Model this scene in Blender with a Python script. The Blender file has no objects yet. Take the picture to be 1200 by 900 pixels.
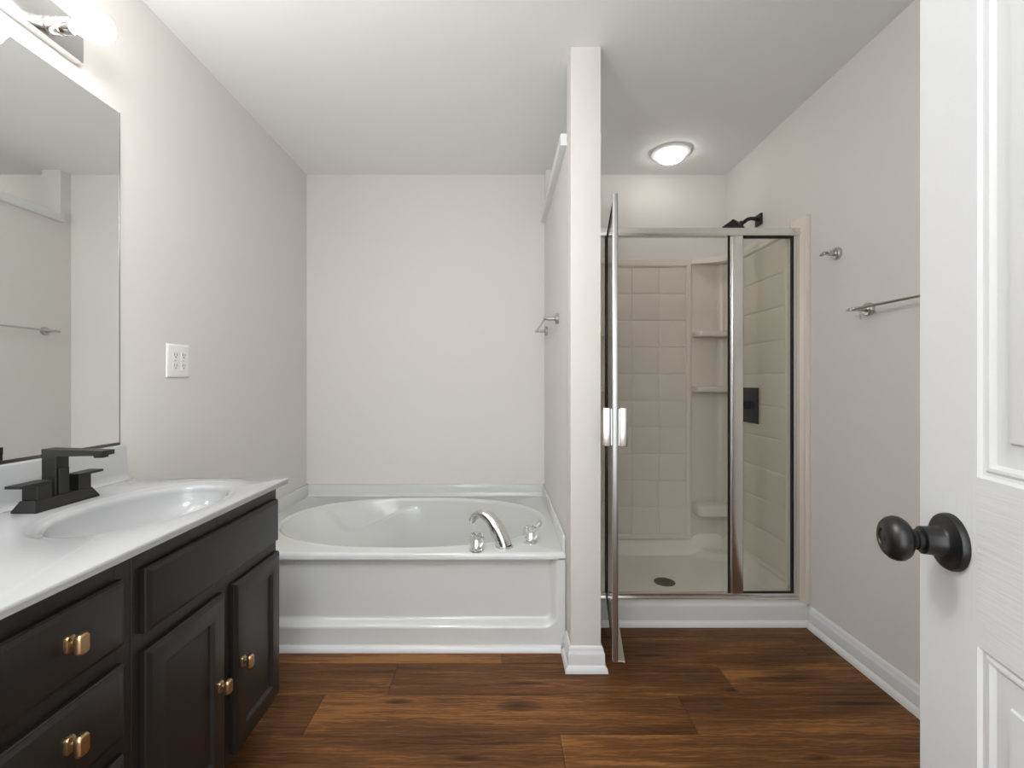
import bpy, bmesh, math, random
from mathutils import Vector, Matrix

random.seed(7)
C = bpy.context.scene.collection
scn = bpy.context.scene
PI = math.pi

# ------------------------------------------------------------------ camera, light, exposure
F, CX, CY, EYE = 555.0, 588.0, 447.0, 1.13
cam_d = bpy.data.cameras.new('camera')
cam = bpy.data.objects.new('camera', cam_d)
C.objects.link(cam)
cam.location = (0, 0, EYE)
cam.rotation_euler = (PI / 2, 0, 0)
cam_d.sensor_width = 36
cam_d.lens = F / 1200 * 36
cam_d.shift_x = (600 - CX) / 1200
cam_d.shift_y = -(450 - CY) / 1200
cam_d.clip_start = 0.02
scn.camera = cam

scn.view_settings.view_transform = 'Standard'
scn.view_settings.look = 'None'
scn.view_settings.exposure = 1.29
scn.view_settings.gamma = 1.0
scn.view_settings.use_curve_mapping = False

WORLD_STRENGTH = 1.4
DOORWAY_POWER = 1.0
BULB_STRENGTH = 9.0
DOME_STRENGTH = 5.5
FILL_GLOBE_STRENGTH = 25.0

w = bpy.data.worlds.new('world')
scn.world = w
w.use_nodes = True
w.node_tree.nodes['Background'].inputs[0].default_value = (0.93, 0.97, 1.0, 1)
w.node_tree.nodes['Background'].inputs[1].default_value = WORLD_STRENGTH

ad = bpy.data.lights.new('doorway_fill', 'AREA')  # added fill lamp in the doorway, unseen behind the camera
ad.shape = 'RECTANGLE'
ad.size, ad.size_y = 0.74, 1.7
ad.energy = DOORWAY_POWER
ad.color = (0.96, 0.98, 1.0)
al = bpy.data.objects.new('doorway_fill', ad)
C.objects.link(al)
al.location = (-0.02, -0.30, 1.25)
al.rotation_euler = (PI / 2, 0, 0)       # faces +y into the room

# ------------------------------------------------------------------ key dimensions
XL, XR = -1.235, 1.42
YB, YF = 3.0, -0.13
HC = 2.44
PX0, PX1, PY0 = 0.270, 0.388, 1.852       # partition

# ------------------------------------------------------------------ materials
def srgb(r, g, b):
    def f(c):
        c /= 255
        return c / 12.92 if c <= 0.04045 else ((c + 0.055) / 1.055) ** 2.4
    return (f(r), f(g), f(b), 1)

def mat(name, col, rough=0.5, metal=0.0, bump=None, spec=0.5, coat=0.0, var=0.0):
    m = bpy.data.materials.new(name)
    m.use_nodes = True
    nt = m.node_tree
    b = nt.nodes['Principled BSDF']
    b.inputs['Base Color'].default_value = col if len(col) == 4 else (*col, 1)
    b.inputs['Roughness'].default_value = rough
    b.inputs['Metallic'].default_value = metal
    b.inputs['Specular IOR Level'].default_value = spec
    b.inputs['Coat Weight'].default_value = coat
    b.inputs['Coat Roughness'].default_value = 0.08
    tc = nt.nodes.new('ShaderNodeTexCoord')
    if var:
        n = nt.nodes.new('ShaderNodeTexNoise')
        n.inputs['Scale'].default_value = 3.0
        n.inputs['Detail'].default_value = 3
        nt.links.new(tc.outputs['Object'], n.inputs['Vector'])
        mx = nt.nodes.new('ShaderNodeMix'); mx.data_type = 'RGBA'
        c = b.inputs['Base Color'].default_value
        mx.inputs[6].default_value = (c[0] * (1 - var), c[1] * (1 - var), c[2] * (1 - var), 1)
        mx.inputs[7].default_value = (min(1, c[0] * (1 + var)), min(1, c[1] * (1 + var)), min(1, c[2] * (1 + var)), 1)
        nt.links.new(n.outputs['Fac'], mx.inputs[0])
        nt.links.new(mx.outputs[2], b.inputs['Base Color'])
    if bump:
        scale, strength, stretch = bump
        mp = nt.nodes.new('ShaderNodeMapping')
        mp.inputs['Scale'].default_value = stretch
        nt.links.new(tc.outputs['Object'], mp.inputs['Vector'])
        n = nt.nodes.new('ShaderNodeTexNoise')
        n.inputs['Scale'].default_value = scale
        n.inputs['Detail'].default_value = 4
        nt.links.new(mp.outputs[0], n.inputs['Vector'])
        bp = nt.nodes.new('ShaderNodeBump')
        bp.inputs['Strength'].default_value = strength
        bp.inputs['Distance'].default_value = 0.002
        nt.links.new(n.outputs['Fac'], bp.inputs['Height'])
        nt.links.new(bp.outputs[0], b.inputs['Normal'])
    return m

M = {}
M['wall'] = mat('warm_grey_paint', (0.735, 0.712, 0.676), 0.55, bump=(160, 0.10, (1, 1, 1)), spec=0.35, var=0.01)
M['ceiling'] = mat('ceiling_paint', (0.93, 0.94, 0.935), 0.8, bump=(120, 0.08, (1, 1, 1)), spec=0.2)
M['trim'] = mat('white_trim_paint', (0.76, 0.77, 0.775), 0.3)
M['tub'] = mat('white_acrylic', (0.69, 0.70, 0.685), 0.14, coat=0.4)
M['pan'] = mat('white_pan', (0.86, 0.82, 0.73), 0.3, bump=(300, 0.05, (1, 1, 1)))
M['surround'] = mat('bone_fiberglass', (0.76, 0.71, 0.615), 0.28, var=0.01)
M['counter'] = mat('white_cultured_marble', (0.44, 0.445, 0.45), 0.18, coat=0.3, var=0.008)
M['cabinet'] = mat('black_cabinet_paint', (0.0130, 0.0118, 0.0104), 0.38, bump=(25, 0.10, (20, 4, 1.2)), spec=0.5)
M['cabinet_in'] = mat('toe_kick_black', (0.008, 0.008, 0.008), 0.6)
M['black'] = mat('matte_black_metal', (0.013, 0.0125, 0.0120), 0.42, metal=0.15, var=0.05)
M['doorknob'] = mat('black_knob_metal', (0.004, 0.004, 0.004), 0.36, metal=0.0, var=0.04)
M['chrome'] = mat('chrome', (0.82, 0.82, 0.82), 0.07, metal=1.0, var=0.01)
M['frame'] = mat('polished_nickel_frame', (0.80, 0.785, 0.75), 0.24, metal=1.0, var=0.02)
M['handle'] = mat('nickel_handle', (0.56, 0.55, 0.53), 0.25, metal=1.0, var=0.02)
M['stile'] = mat('satin_nickel_stile', (0.42, 0.42, 0.41), 0.34, metal=1.0, var=0.02)
M['nickel'] = mat('brushed_nickel', (0.50, 0.485, 0.46), 0.28, metal=1.0, var=0.03)
M['plate'] = mat('brushed_light_plate', (0.72, 0.72, 0.71), 0.16, metal=1.0, var=0.02)
M['brass'] = mat('champagne_bronze', (0.58, 0.40, 0.225), 0.3, metal=1.0, var=0.04)
M['gasket'] = mat('black_rubber', (0.006, 0.006, 0.006), 0.6, var=0.05)
M['outlet'] = mat('outlet_plastic', (0.84, 0.825, 0.79), 0.3, var=0.01)
M['slot'] = mat('outlet_slot', (0.05, 0.045, 0.04), 0.7, var=0.05)
M['door_v'] = mat('white_door_vertical_grain', (0.53, 0.535, 0.535), 0.30, bump=(30, 0.10, (8, 8, 0.35)))
M['door_h'] = mat('white_door_horizontal_grain', (0.53, 0.535, 0.535), 0.30, bump=(26, 0.26, (0.5, 0.5, 11)))
M['mirror'] = mat('mirror_silver', (0.90, 0.915, 0.905), 0.0, metal=1.0, var=0.002)
M['drain'] = mat('drain_dark_metal', (0.16, 0.15, 0.14), 0.35, metal=1.0, var=0.03)
M['socket'] = mat('socket_chrome', (0.75, 0.75, 0.76), 0.10, metal=1.0, var=0.02)

def emit(name, col, s):
    m = bpy.data.materials.new(name); m.use_nodes = True
    nt = m.node_tree; nt.nodes.remove(nt.nodes['Principled BSDF'])
    e = nt.nodes.new('ShaderNodeEmission')
    e.inputs[0].default_value = (*col, 1); e.inputs[1].default_value = s
    nt.links.new(e.outputs[0], nt.nodes['Material Output'].inputs[0])
    return m
M['bulb'] = emit('lit_globe_bulb', (1.0, 0.985, 0.955), BULB_STRENGTH)
M['globe'] = emit('fill_globe_glow', (0.985, 0.99, 1.0), FILL_GLOBE_STRENGTH)  # glow of the added out-of-view fill globe
M['dome'] = emit('lit_dome', (1.0, 0.965, 0.91), DOME_STRENGTH)

def glass(name, tint, refl=1.0):
    m = bpy.data.materials.new(name); m.use_nodes = True
    nt = m.node_tree; nt.nodes.remove(nt.nodes['Principled BSDF'])
    t = nt.nodes.new('ShaderNodeBsdfTransparent'); t.inputs[0].default_value = (*tint, 1)
    g = nt.nodes.new('ShaderNodeBsdfGlossy'); g.inputs['Roughness'].default_value = 0.02
    fr = nt.nodes.new('ShaderNodeFresnel'); fr.inputs[0].default_value = 1.45
    mu = nt.nodes.new('ShaderNodeMath'); mu.operation = 'MULTIPLY'; mu.inputs[1].default_value = refl
    mx = nt.nodes.new('ShaderNodeMixShader')
    nt.links.new(fr.outputs[0], mu.inputs[0]); nt.links.new(mu.outputs[0], mx.inputs[0])
    nt.links.new(t.outputs[0], mx.inputs[1]); nt.links.new(g.outputs[0], mx.inputs[2])
    nt.links.new(mx.outputs[0], nt.nodes['Material Output'].inputs[0])
    return m
M['glass'] = glass('shower_glass', (0.985, 0.992, 0.98), 0.45)

def acrylic():
    m = bpy.data.materials.new('clear_acrylic'); m.use_nodes = True
    b = m.node_tree.nodes['Principled BSDF']
    b.inputs['Base Color'].default_value = (0.95, 0.95, 0.94, 1)
    b.inputs['Transmission Weight'].default_value = 1.0
    b.inputs['Roughness'].default_value = 0.03
    b.inputs['IOR'].default_value = 1.45
    return m
M['acrylic'] = acrylic()

def wood():
    m = bpy.data.materials.new('walnut_plank_floor'); m.use_nodes = True
    nt = m.node_tree; N = nt.nodes; L = nt.links
    b = N['Principled BSDF']
    tc = N.new('ShaderNodeTexCoord')
    at = N.new('ShaderNodeAttribute'); at.attribute_name = 'plank'
    # shift each plank's grain by its own number
    mul = N.new('ShaderNodeVectorMath'); mul.operation = 'MULTIPLY_ADD'
    mul.inputs[1].default_value = (7.3, 11.1, 5.7)
    L.new(at.outputs['Fac'], mul.inputs[0]); L.new(tc.outputs['Object'], mul.inputs[2])
    def noise(scale, st, detail, dist=0.0, rough=0.55):
        mp = N.new('ShaderNodeMapping'); mp.inputs['Scale'].default_value = st
        L.new(mul.outputs[0], mp.inputs['Vector'])
        n = N.new('ShaderNodeTexNoise'); n.inputs['Scale'].default_value = scale
        n.inputs['Detail'].default_value = detail; n.inputs['Distortion'].default_value = dist
        n.inputs['Roughness'].default_value = rough
        L.new(mp.outputs[0], n.inputs['Vector'])
        return n
    # warp for the cathedral grain
    big = noise(1.1, (0.8, 4.5, 1), 4, 0.8, 0.5)
    mid = noise(4.0, (0.45, 11.0, 1), 5, 0.5, 0.6)
    fine = noise(12, (0.8, 40, 1), 5, 0.3, 0.7)
    mp = N.new('ShaderNodeMapping'); mp.inputs['Scale'].default_value = (0.22, 1.0, 1)
    L.new(mul.outputs[0], mp.inputs['Vector'])
    wv = N.new('ShaderNodeTexWave'); wv.wave_type = 'BANDS'; wv.bands_direction = 'Y'
    wv.inputs['Scale'].default_value = 22.0; wv.inputs['Distortion'].default_value = 11.0
    wv.inputs['Detail'].default_value = 3; wv.inputs['Detail Scale'].default_value = 1.6
    L.new(mp.outputs[0], wv.inputs['Vector'])
    def mth(op, a, bb, c=None):
        n = N.new('ShaderNodeMath'); n.operation = op
        for i, v in enumerate((a, bb, c)):
            if v is None: continue
            if isinstance(v, (int, float)): n.inputs[i].default_value = v
            else: L.new(v, n.inputs[i])
        return n.outputs[0]
    f = mth('MULTIPLY_ADD', big.outputs['Fac'], 0.66, -0.02)
    f = mth('MULTIPLY_ADD', mid.outputs['Fac'], 0.42, f)
    f = mth('MULTIPLY_ADD', fine.outputs['Fac'], 0.50, f)
    f = mth('MULTIPLY_ADD', wv.outputs['Fac'], 0.075, f)
    f = mth('MULTIPLY_ADD', at.outputs['Fac'], 0.085, f)
    # knots: dark spots with a soft ring at fixed places in the boards
    for (kx, ky, rx, ry) in ((0.06, 1.655, 0.085, 0.030), (0.845, 1.735, 0.035, 0.014), (-0.36, 1.675, 0.05, 0.015),
                             (1.08, 1.80, 0.14, 0.022), (0.10, 1.775, 0.10, 0.012), (1.25, 1.66, 0.16, 0.012),
                             (0.62, 1.955, 0.10, 0.012), (-0.10, 1.42, 0.07, 0.012), (0.95, 1.42, 0.06, 0.014)):
        s = N.new('ShaderNodeVectorMath'); s.operation = 'SUBTRACT'
        s.inputs[1].default_value = (kx, ky, 0)
        L.new(tc.outputs['Object'], s.inputs[0])
        sc = N.new('ShaderNodeVectorMath'); sc.operation = 'MULTIPLY'
        sc.inputs[1].default_value = (1 / rx, 1 / ry, 0)
        L.new(s.outputs[0], sc.inputs[0])
        ln = N.new('ShaderNodeVectorMath'); ln.operation = 'LENGTH'
        L.new(sc.outputs[0], ln.inputs[0])
        d = mth('MULTIPLY_ADD', mid.outputs['Fac'], 1.8, ln.outputs['Value'])
        k = mth('SUBTRACT', 2.0, d)
        kn = N.new('ShaderNodeClamp'); L.new(k, kn.inputs[0])
        f = mth('MULTIPLY_ADD', kn.outputs[0], -0.24, f)
    cr = N.new('ShaderNodeValToRGB')
    e = cr.color_ramp.elements
    e[0].position = 0.52; e[0].color = srgb(34, 20, 9)
    e[1].position = 1.12; e[1].color = srgb(150, 102, 53)
    e[1].position = 1.0
    x = cr.color_ramp.elements.new(0.72); x.color = srgb(70, 43, 21)
    x = cr.color_ramp.elements.new(0.89); x.color = srgb(108, 69, 35)
    L.new(f, cr.inputs[0])
    L.new(cr.outputs[0], b.inputs['Base Color'])
    b.inputs['Roughness'].default_value = 0.45
    b.inputs['Specular IOR Level'].default_value = 0.22
    bp = N.new('ShaderNodeBump'); bp.inputs['Strength'].default_value = 0.25; bp.inputs['Distance'].default_value = 0.001
    L.new(fine.outputs['Fac'], bp.inputs['Height']); L.new(bp.outputs[0], b.inputs['Normal'])
    return m
M['wood'] = wood()

# ------------------------------------------------------------------ object helpers
WPOS = {}
def tag(o, label=None, cat=None, group=None, kind=None):
    if label: o['label'] = label
    if cat: o['category'] = cat
    if group: o['group'] = group
    if kind: o['kind'] = kind
    return o

def thing(name, loc, label, cat, group=None):
    o = bpy.data.objects.new(name, None); C.objects.link(o)
    o.empty_display_size = 0.05
    o.location = loc
    WPOS[o] = Vector(loc)
    return tag(o, label, cat, group)

def obj(name, bm, mats, parent=None, angle=35):
    """links a bmesh (in world coordinates) as one object with its origin at its own centre"""
    bmesh.ops.recalc_face_normals(bm, faces=bm.faces)
    lo = Vector((1e9,) * 3); hi = Vector((-1e9,) * 3)
    for v in bm.verts:
        for i in range(3):
            lo[i] = min(lo[i], v.co[i]); hi[i] = max(hi[i], v.co[i])
    c = (lo + hi) / 2
    if parent is None: c.z = lo.z
    for v in bm.verts: v.co -= c
    me = bpy.data.meshes.new(name)
    bm.to_mesh(me); bm.free()
    for m in (mats if isinstance(mats, (list, tuple)) else [mats]):
        me.materials.append(m)
    if angle:
        me.shade_smooth()
        me.set_sharp_from_angle(angle=math.radians(angle))
    o = bpy.data.objects.new(name, me); C.objects.link(o)
    WPOS[o] = c.copy()
    if parent is not None:
        o.parent = parent
        o.location = c - WPOS[parent]
    else:
        o.location = c
    return o

def struct(name, bm, m, label, cat, parent=None, angle=35):
    o = obj(name, bm, m, parent, angle)
    return tag(o, label, cat, None, 'structure')

def new(): return bmesh.new()

def box(bm, x0, x1, y0, y1, z0, z1, bev=0.0, seg=2, mi=0):
    vs = [bm.verts.new((x, y, z)) for x in (x0, x1) for y in (y0, y1) for z in (z0, z1)]
    fs = []
    for q in ((0, 1, 3, 2), (4, 6, 7, 5), (0, 4, 5, 1), (2, 3, 7, 6), (0, 2, 6, 4), (1, 5, 7, 3)):
        f = bm.faces.new([vs[i] for i in q]); f.material_index = mi; fs.append(f)
    bmesh.ops.recalc_face_normals(bm, faces=fs)
    if bev:
        es = list({e for f in fs for e in f.edges})
        r = bmesh.ops.bevel(bm, geom=es, offset=bev, segments=seg, affect='EDGES', profile=0.6, clamp_overlap=True)
        for f in r['faces']: f.material_index = mi
    return bm

def loft(bm, rings, close=True, cap0=True, cap1=True, mi=0):
    """rings: lists of points of equal length"""
    R = [[bm.verts.new(p) for p in r] for r in rings]
    n = len(R[0])
    for a, b in zip(R, R[1:]):
        for i in range(n if close else n - 1):
            j = (i + 1) % n
            f = bm.faces.new((a[i], a[j], b[j], b[i])); f.material_index = mi
    if cap0:
        f = bm.faces.new(R[0]); f.material_index = mi
    if cap1:
        f = bm.faces.new(R[-1][::-1]); f.material_index = mi
    return R

def frame_of(d):
    d = Vector(d).normalized()
    a = Vector((0, 0, 1)) if abs(d.z) < 0.9 else Vector((1, 0, 0))
    u = d.cross(a).normalized(); v = d.cross(u).normalized()
    return d, u, v

def lathe(bm, org, axis, prof, n=32, mi=0):
    """prof: (distance along axis, radius); a radius of 0 ends in a small cap"""
    d, u, v = frame_of(axis); org = Vector(org)
    rings = []
    for t, r in prof:
        r = max(r, 1e-4)
        rings.append([org + d * t + (u * math.cos(2 * PI * i / n) + v * math.sin(2 * PI * i / n)) * r for i in range(n)])
    loft(bm, rings, mi=mi)
    return bm

def tube(bm, pts, rad, n=16, squash=None):
    pts = [Vector(p) for p in pts]
    if isinstance(rad, (int, float)): rad = [rad] * len(pts)
    d, u, v = frame_of(pts[1] - pts[0])
    rings = []
    for k, p in enumerate(pts):
        t = (pts[min(k + 1, len(pts) - 1)] - pts[max(k - 1, 0)]).normalized()
        u = (u - t * u.dot(t)).normalized(); v = t.cross(u)
        a = rad[k]; b = a * (squash[k] if squash else 1)
        rings.append([p + u * math.cos(2 * PI * i / n) * a + v * math.sin(2 * PI * i / n) * b for i in range(n)])
    loft(bm, rings)
    return bm

def smoothcurve(pts, n=8):
    """Catmull-Rom through points"""
    P = [Vector(p) for p in pts]; P = [2 * P[0] - P[1]] + P + [2 * P[-1] - P[-2]]
    out = []
    for i in range(1, len(P) - 2):
        for k in range(n):
            t = k / n; a, b, c, d = P[i - 1:i + 3]
            out.append(0.5 * ((2 * b) + (c - a) * t + (2 * a - 5 * b + 4 * c - d) * t * t + (3 * b - a - 3 * c + d) * t ** 3))
    out.append(P[-2])
    return out

def prism(bm, poly, z0, z1, bev=0.0, seg=2):
    """poly (x, y) extruded in z"""
    a = [bm.verts.new((x, y, z0)) for x, y in poly]; b = [bm.verts.new((x, y, z1)) for x, y in poly]
    n = len(poly); fs = []
    for i in range(n):
        j = (i + 1) % n; fs.append(bm.faces.new((a[i], a[j], b[j], b[i])))
    fs.append(bm.faces.new(a[::-1])); fs.append(bm.faces.new(b))
    bmesh.ops.recalc_face_normals(bm, faces=fs)
    if bev:
        es = list({e for f in fs[-2:] for e in f.edges})
        bmesh.ops.bevel(bm, geom=es, offset=bev, segments=seg, affect='EDGES', profile=0.5, clamp_overlap=True)
    return bm

def rings_slab(bm, M4, u0, u1, v0, v1, back, rings, mi=0):
    """a slab whose front is a stack of rectangular rings (inset, height); M4 maps (u, v, w) to the world"""
    def rect(i, wv): return [M4 @ Vector(p) for p in ((u0 + i, v0 + i, wv), (u1 - i, v0 + i, wv), (u1 - i, v1 - i, wv), (u0 + i, v1 - i, wv))]
    loft(bm, [rect(0, back)] + [rect(i, h) for i, h in rings], mi=mi)
    return bm

def profile_run(bm, path, prof):
    """mitred moulding: path = list of (x, y), prof = closed list of (out, z); out is to the right of travel"""
    n = len(path); rings = []
    for k in range(n):
        p = Vector(path[k])
        d0 = (p - Vector(path[k - 1])).normalized() if k > 0 else None
        d1 = (Vector(path[k + 1]) - p).normalized() if k < n - 1 else None
        if d0 is None: d0 = d1
        if d1 is None: d1 = d0
        n0 = Vector((d0.y, -d0.x)); n1 = Vector((d1.y, -d1.x))
        m = (n0 + n1); m = m / max(1e-6, m.dot(n0))
        rings.append([(p.x + m.x * o, p.y + m.y * o, z) for o, z in prof])
    loft(bm, rings)
    return bm

# ------------------------------------------------------------------ the room
T = 0.10
bm = new()
lay = bm.faces.layers.float.new('plank')
PW, PL = 0.192, 1.27
rowjoint = {0: -0.414, -1: -0.637, -2: 0.186, 1: 0.0, 2: -0.80, -3: -0.25, 3: 0.35, -4: 0.52}
y_seam = 1.708
gap = 0.0007
fx0, fx1, fy0, fy1 = XL, XR, -1.6, YB
row = -40
while y_seam + row * PW < fy0 - PW: row += 1
planks = []
while y_seam + row * PW < fy1:
    a = max(fy0, y_seam + row * PW); b = min(fy1, y_seam + (row + 1) * PW)
    if b - a > 0.002:
        j = rowjoint.get(row, random.uniform(-0.6, 0.6))
        while j > fx0: j -= PL
        while j < fx1:
            c = max(fx0, j); d = min(fx1, j + PL)
            if d - c > 0.002: planks.append((c, d, a, b, random.random(), row))
            j += PL
    row += 1
for (c, d, a, b, r, rw) in planks:
    zt, zb = 0.0, -0.004
    e = 0.0012
    o = [bm.verts.new(p) for p in ((c, a, zb), (d, a, zb), (d, b, zb), (c, b, zb))]
    i = [bm.verts.new(p) for p in ((c + gap, a + gap, zt - e * 0.6), (d - gap, a + gap, zt - e * 0.6), (d - gap, b - gap, zt - e * 0.6), (c + gap, b - gap, zt - e * 0.6))]
    t = [bm.verts.new(p) for p in ((c + gap + e, a + gap + e, zt), (d - gap - e, a + gap + e, zt), (d - gap - e, b - gap - e, zt), (c + gap + e, b - gap - e, zt))]
    for A, B in ((o, i), (i, t)):
        for k in range(4):
            f = bm.faces.new((A[k], A[(k + 1) % 4], B[(k + 1) % 4], B[k])); f[lay] = r
    f = bm.faces.new(t); f[lay] = r
bm.verts.ensure_lookup_table()
# the slab under the planks
box(bm, fx0 - T, fx1 + T, fy0, fy1 + T, -0.12, -0.004)
# keep the floor's own coordinates equal to the world's, so the grain and knots sit where they belong
me = bpy.data.meshes.new('floor'); bmesh.ops.recalc_face_normals(bm, faces=bm.faces); bm.to_mesh(me); bm.free()
me.materials.append(M['wood'])
o = bpy.data.objects.new('floor', me); C.objects.link(o); WPOS[o] = Vector((0, 0, 0))
tag(o, 'dark brown walnut look wood plank floor across the bathroom', 'floor', None, 'structure')

struct('ceiling', box(new(), XL - T, XR + T, YF - T, YB + T, HC, HC + 0.1), M['ceiling'], 'flat white ceiling over the whole bathroom', 'ceiling', angle=0)
struct('wall_left', box(new(), XL - T, XL, YF - T, YB + T, 0, HC), M['wall'], 'warm grey wall behind the vanity and mirror', 'wall', angle=0)
struct('wall_right', box(new(), XR, XR + T, YF - T, YB + T, 0, HC), M['wall'], 'warm grey side wall carrying the towel bar beside the shower', 'wall', angle=0)
struct('wall_back', box(new(), XL, XR, YB, YB + T, 0, HC), M['wall'], 'warm grey end wall behind the bathtub and shower', 'wall', angle=0)
bm = new()
DX0, DX1, DH = -0.40, 0.372, 2.05
box(bm, XL, DX0, YF - T, YF, 0, HC); box(bm, DX1, XR, YF - T, YF, 0, HC); box(bm, DX0, DX1, YF - T, YF, DH, HC)
struct('wall_front', bm, M['wall'], 'warm grey wall with the doorway the camera looks through', 'wall', angle=0)

# partition between tub and shower: a wall up to the cap, with a full-height post at each end
CAPZ = 2.112
bm = new()
box(bm, PX0, PX1, PY0, 1.968, 0, HC, 0.004)
struct('wall_partition', bm, M['wall'], 'narrow full-height wall end post between bathtub and shower door', 'wall')
# the wall behind the post
bm = new(); box(bm, PX0 + 0.0005, PX1 - 0.0005, 1.968, YB, 0, CAPZ); box(bm, PX0 + 0.0005, PX1 - 0.0005, 2.93, YB, CAPZ, HC)
struct('wall_middle', bm, M['wall'], 'warm grey partition wall beside the tub, open above its white ledge', 'wall', angle=0)
struct('trim_1', box(new(), PX0 - 0.026, PX1 + 0.026, 1.970, 2.928, CAPZ, CAPZ + 0.05, 0.003), M['trim'], 'white ledge capping the partition wall above the bathtub', 'trim')

# baseboards
BB = [(0, 0), (0.024, 0), (0.024, 0.006), (0.021, 0.018), (0.013, 0.027), (0.013, 0.066), (0.012, 0.072), (0.0085, 0.077), (0.0085, 0.084), (0.006, 0.093), (0.002, 0.097), (0, 0.097)]
def mirror_path(p): return p[::-1]
bm = new(); profile_run(bm, [(XR, 2.166), (XR, YF)], [(o, z) for o, z in BB])
struct('baseboard_right', bm, M['trim'], 'white baseboard along the right wall from shower curb forward', 'baseboard')
bm = new(); profile_run(bm, [(PX1, 2.166), (PX1, PY0), (PX0, PY0), (PX0, 1.966)][::-1], [(-o, z) for o, z in BB]) if False else profile_run(bm, [(PX0, 1.966), (PX0, PY0), (PX1, PY0), (PX1, 2.166)], BB)
struct('baseboard_partition', bm, M['trim'], 'white baseboard wrapped around the foot of the partition post', 'baseboard')
bm = new(); profile_run(bm, [(XL, YF), (XL, 0.58)], [(o, z) for o, z in BB])
struct('baseboard_left', bm, M['trim'], 'white baseboard on the left wall before the vanity', 'baseboard')
QR = [(0, 0), (0.019, 0), (0.019, 0.006), (0.017, 0.014), (0.011, 0.021), (0.004, 0.025), (0, 0.025)]
bm = new(); profile_run(bm, [(XL + 0.002, 1.9875), (PX0 - 0.022, 1.9875)], QR)
struct('trim_2', bm, M['trim'], 'white shoe moulding along the foot of the bathtub', 'trim')
bm = new(); profile_run(bm, [(PX1 + 0.024, 2.192), (XR - 0.002, 2.192)], QR)
struct('trim_3', bm, M['trim'], 'white shoe moulding along the shower curb', 'trim')
# door casing of the near doorway, behind the camera
bm = new()
for x in (DX0 - 0.07, DX1 + 0.0): box(bm, x, x + 0.07, YF, YF + 0.012, 0, DH + 0.07, 0.003)
box(bm, DX0, DX1, YF, YF + 0.012, DH, DH + 0.07, 0.003)
struct('trim_4', bm, M['trim'], 'white casing around the near doorway', 'trim')

# ------------------------------------------------------------------ entry door (foreground right)
lat = Vector((0.5416, 0.6132, 0)); dirh = Vector((-0.243, -0.970, 0)).normalized(); nrm = Vector((dirh.y, -dirh.x, 0))  # nrm faces the camera side
if nrm.x > 0: nrm = -nrm
MD = Matrix(((dirh.x, 0, nrm.x, lat.x), (dirh.y, 0, nrm.y, lat.y), (0, 1, 0, 0), (0, 0, 0, 1)))   # (u from latch, v = z, w out)
DW, DT = 0.735, 0.035
us = [0, 0.101, 0.325, 0.41, 0.634, DW]; vs_ = [0.012, 0.24, 0.843, 1.026, 1.66, 1.76, 1.92, 2.03]
bm = new()
prings = [(0.0, 0.0), (0.003, -0.0035), (0.006, -0.0045), (0.009, -0.003), (0.012, -0.0035), (0.016, -0.0075), (0.021, -0.0085), (0.0405, -0.0045), (0.042, -0.0020), (0.045, -0.0015)]
for a in range(5):
    for b in range(7):
        u0, u1, v0, v1 = us[a], us[a + 1], vs_[b], vs_[b + 1]
        if a in (1, 3) and b in (1, 3, 5):
            R = [[bm.verts.new(MD @ Vector(p)) for p in ((u0 + i, v0 + i, h), (u1 - i, v0 + i, h), (u1 - i, v1 - i, h), (u0 + i, v1 - i, h))] for i, h in prings]
            for A, B in zip(R, R[1:]):
                for k in range(4): bm.faces.new((A[k], A[(k + 1) % 4], B[(k + 1) % 4], B[k]))
            bm.faces.new(R[-1])
        else:
            f = bm.faces.new([bm.verts.new(MD @ Vector(p)) for p in ((u0, v0, 0), (u1, v0, 0), (u1, v1, 0), (u0, v1, 0))])
            f.material_index = 1 if (a in (1, 2, 3) and b in (0, 2, 4, 6)) else 0
bmesh.ops.remove_doubles(bm, verts=bm.verts, dist=1e-5)
bk = [bm.verts.new(MD @ Vector(p)) for p in ((0, vs_[0], -DT), (DW, vs_[0], -DT), (DW, vs_[-1], -DT), (0, vs_[-1], -DT))]
fr = [bm.verts.new(MD @ Vector(p)) for p in ((0, vs_[0], 0), (DW, vs_[0], 0), (DW, vs_[-1], 0), (0, vs_[-1], 0))]
bm.faces.new(bk)
for k in range(4): bm.faces.new((fr[k], fr[(k + 1) % 4], bk[(k + 1) % 4], bk[k]))
bmesh.ops.remove_doubles(bm, verts=bm.verts, dist=1e-5)
door = struct('door_1', bm, [M['door_v'], M['door_h']], 'white six-panel entry door standing open at the right', 'door', angle=28)
# knob
kz, ku = 0.942, 0.060
base = MD @ Vector((ku, kz, 0))
bm = new(); lathe(bm, base, nrm, [(0, 0.033), (0.004, 0.033), (0.007, 0.0315), (0.0085, 0.028), (0.0105, 0.0185), (0.013, 0.0165), (0.030, 0.0160), (0.031, 0.0145), (0.0315, 0.011)], 48)
rose = obj('door_rose', bm, M['doorknob'], door, 40)
bm = new(); lathe(bm, base, nrm, [(0.0315, 0.0118), (0.036, 0.0118), (0.037, 0.0105), (0.040, 0.0112), (0.043, 0.0165), (0.047, 0.0225), (0.052, 0.0258), (0.057, 0.0262), (0.062, 0.0245), (0.0665, 0.0205), (0.069, 0.0155), (0.0697, 0.0105), (0.0685, 0.0095), (0.0685, 0.0055), (0.0692, 0.0045), (0.0692, 0.0)], 48)
obj('door_knob', bm, M['doorknob'], door, 40)
# hinges
for hz in (0.25, 1.05, 1.82):
    p = MD @ Vector((DW - 0.002, hz, 0.007))
    bm = new(); lathe(bm, p, (0, 0, 1), [(0, 0.006), (0.09, 0.006)], 16)
    obj('hinge', bm, M['doorknob'], door)

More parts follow.
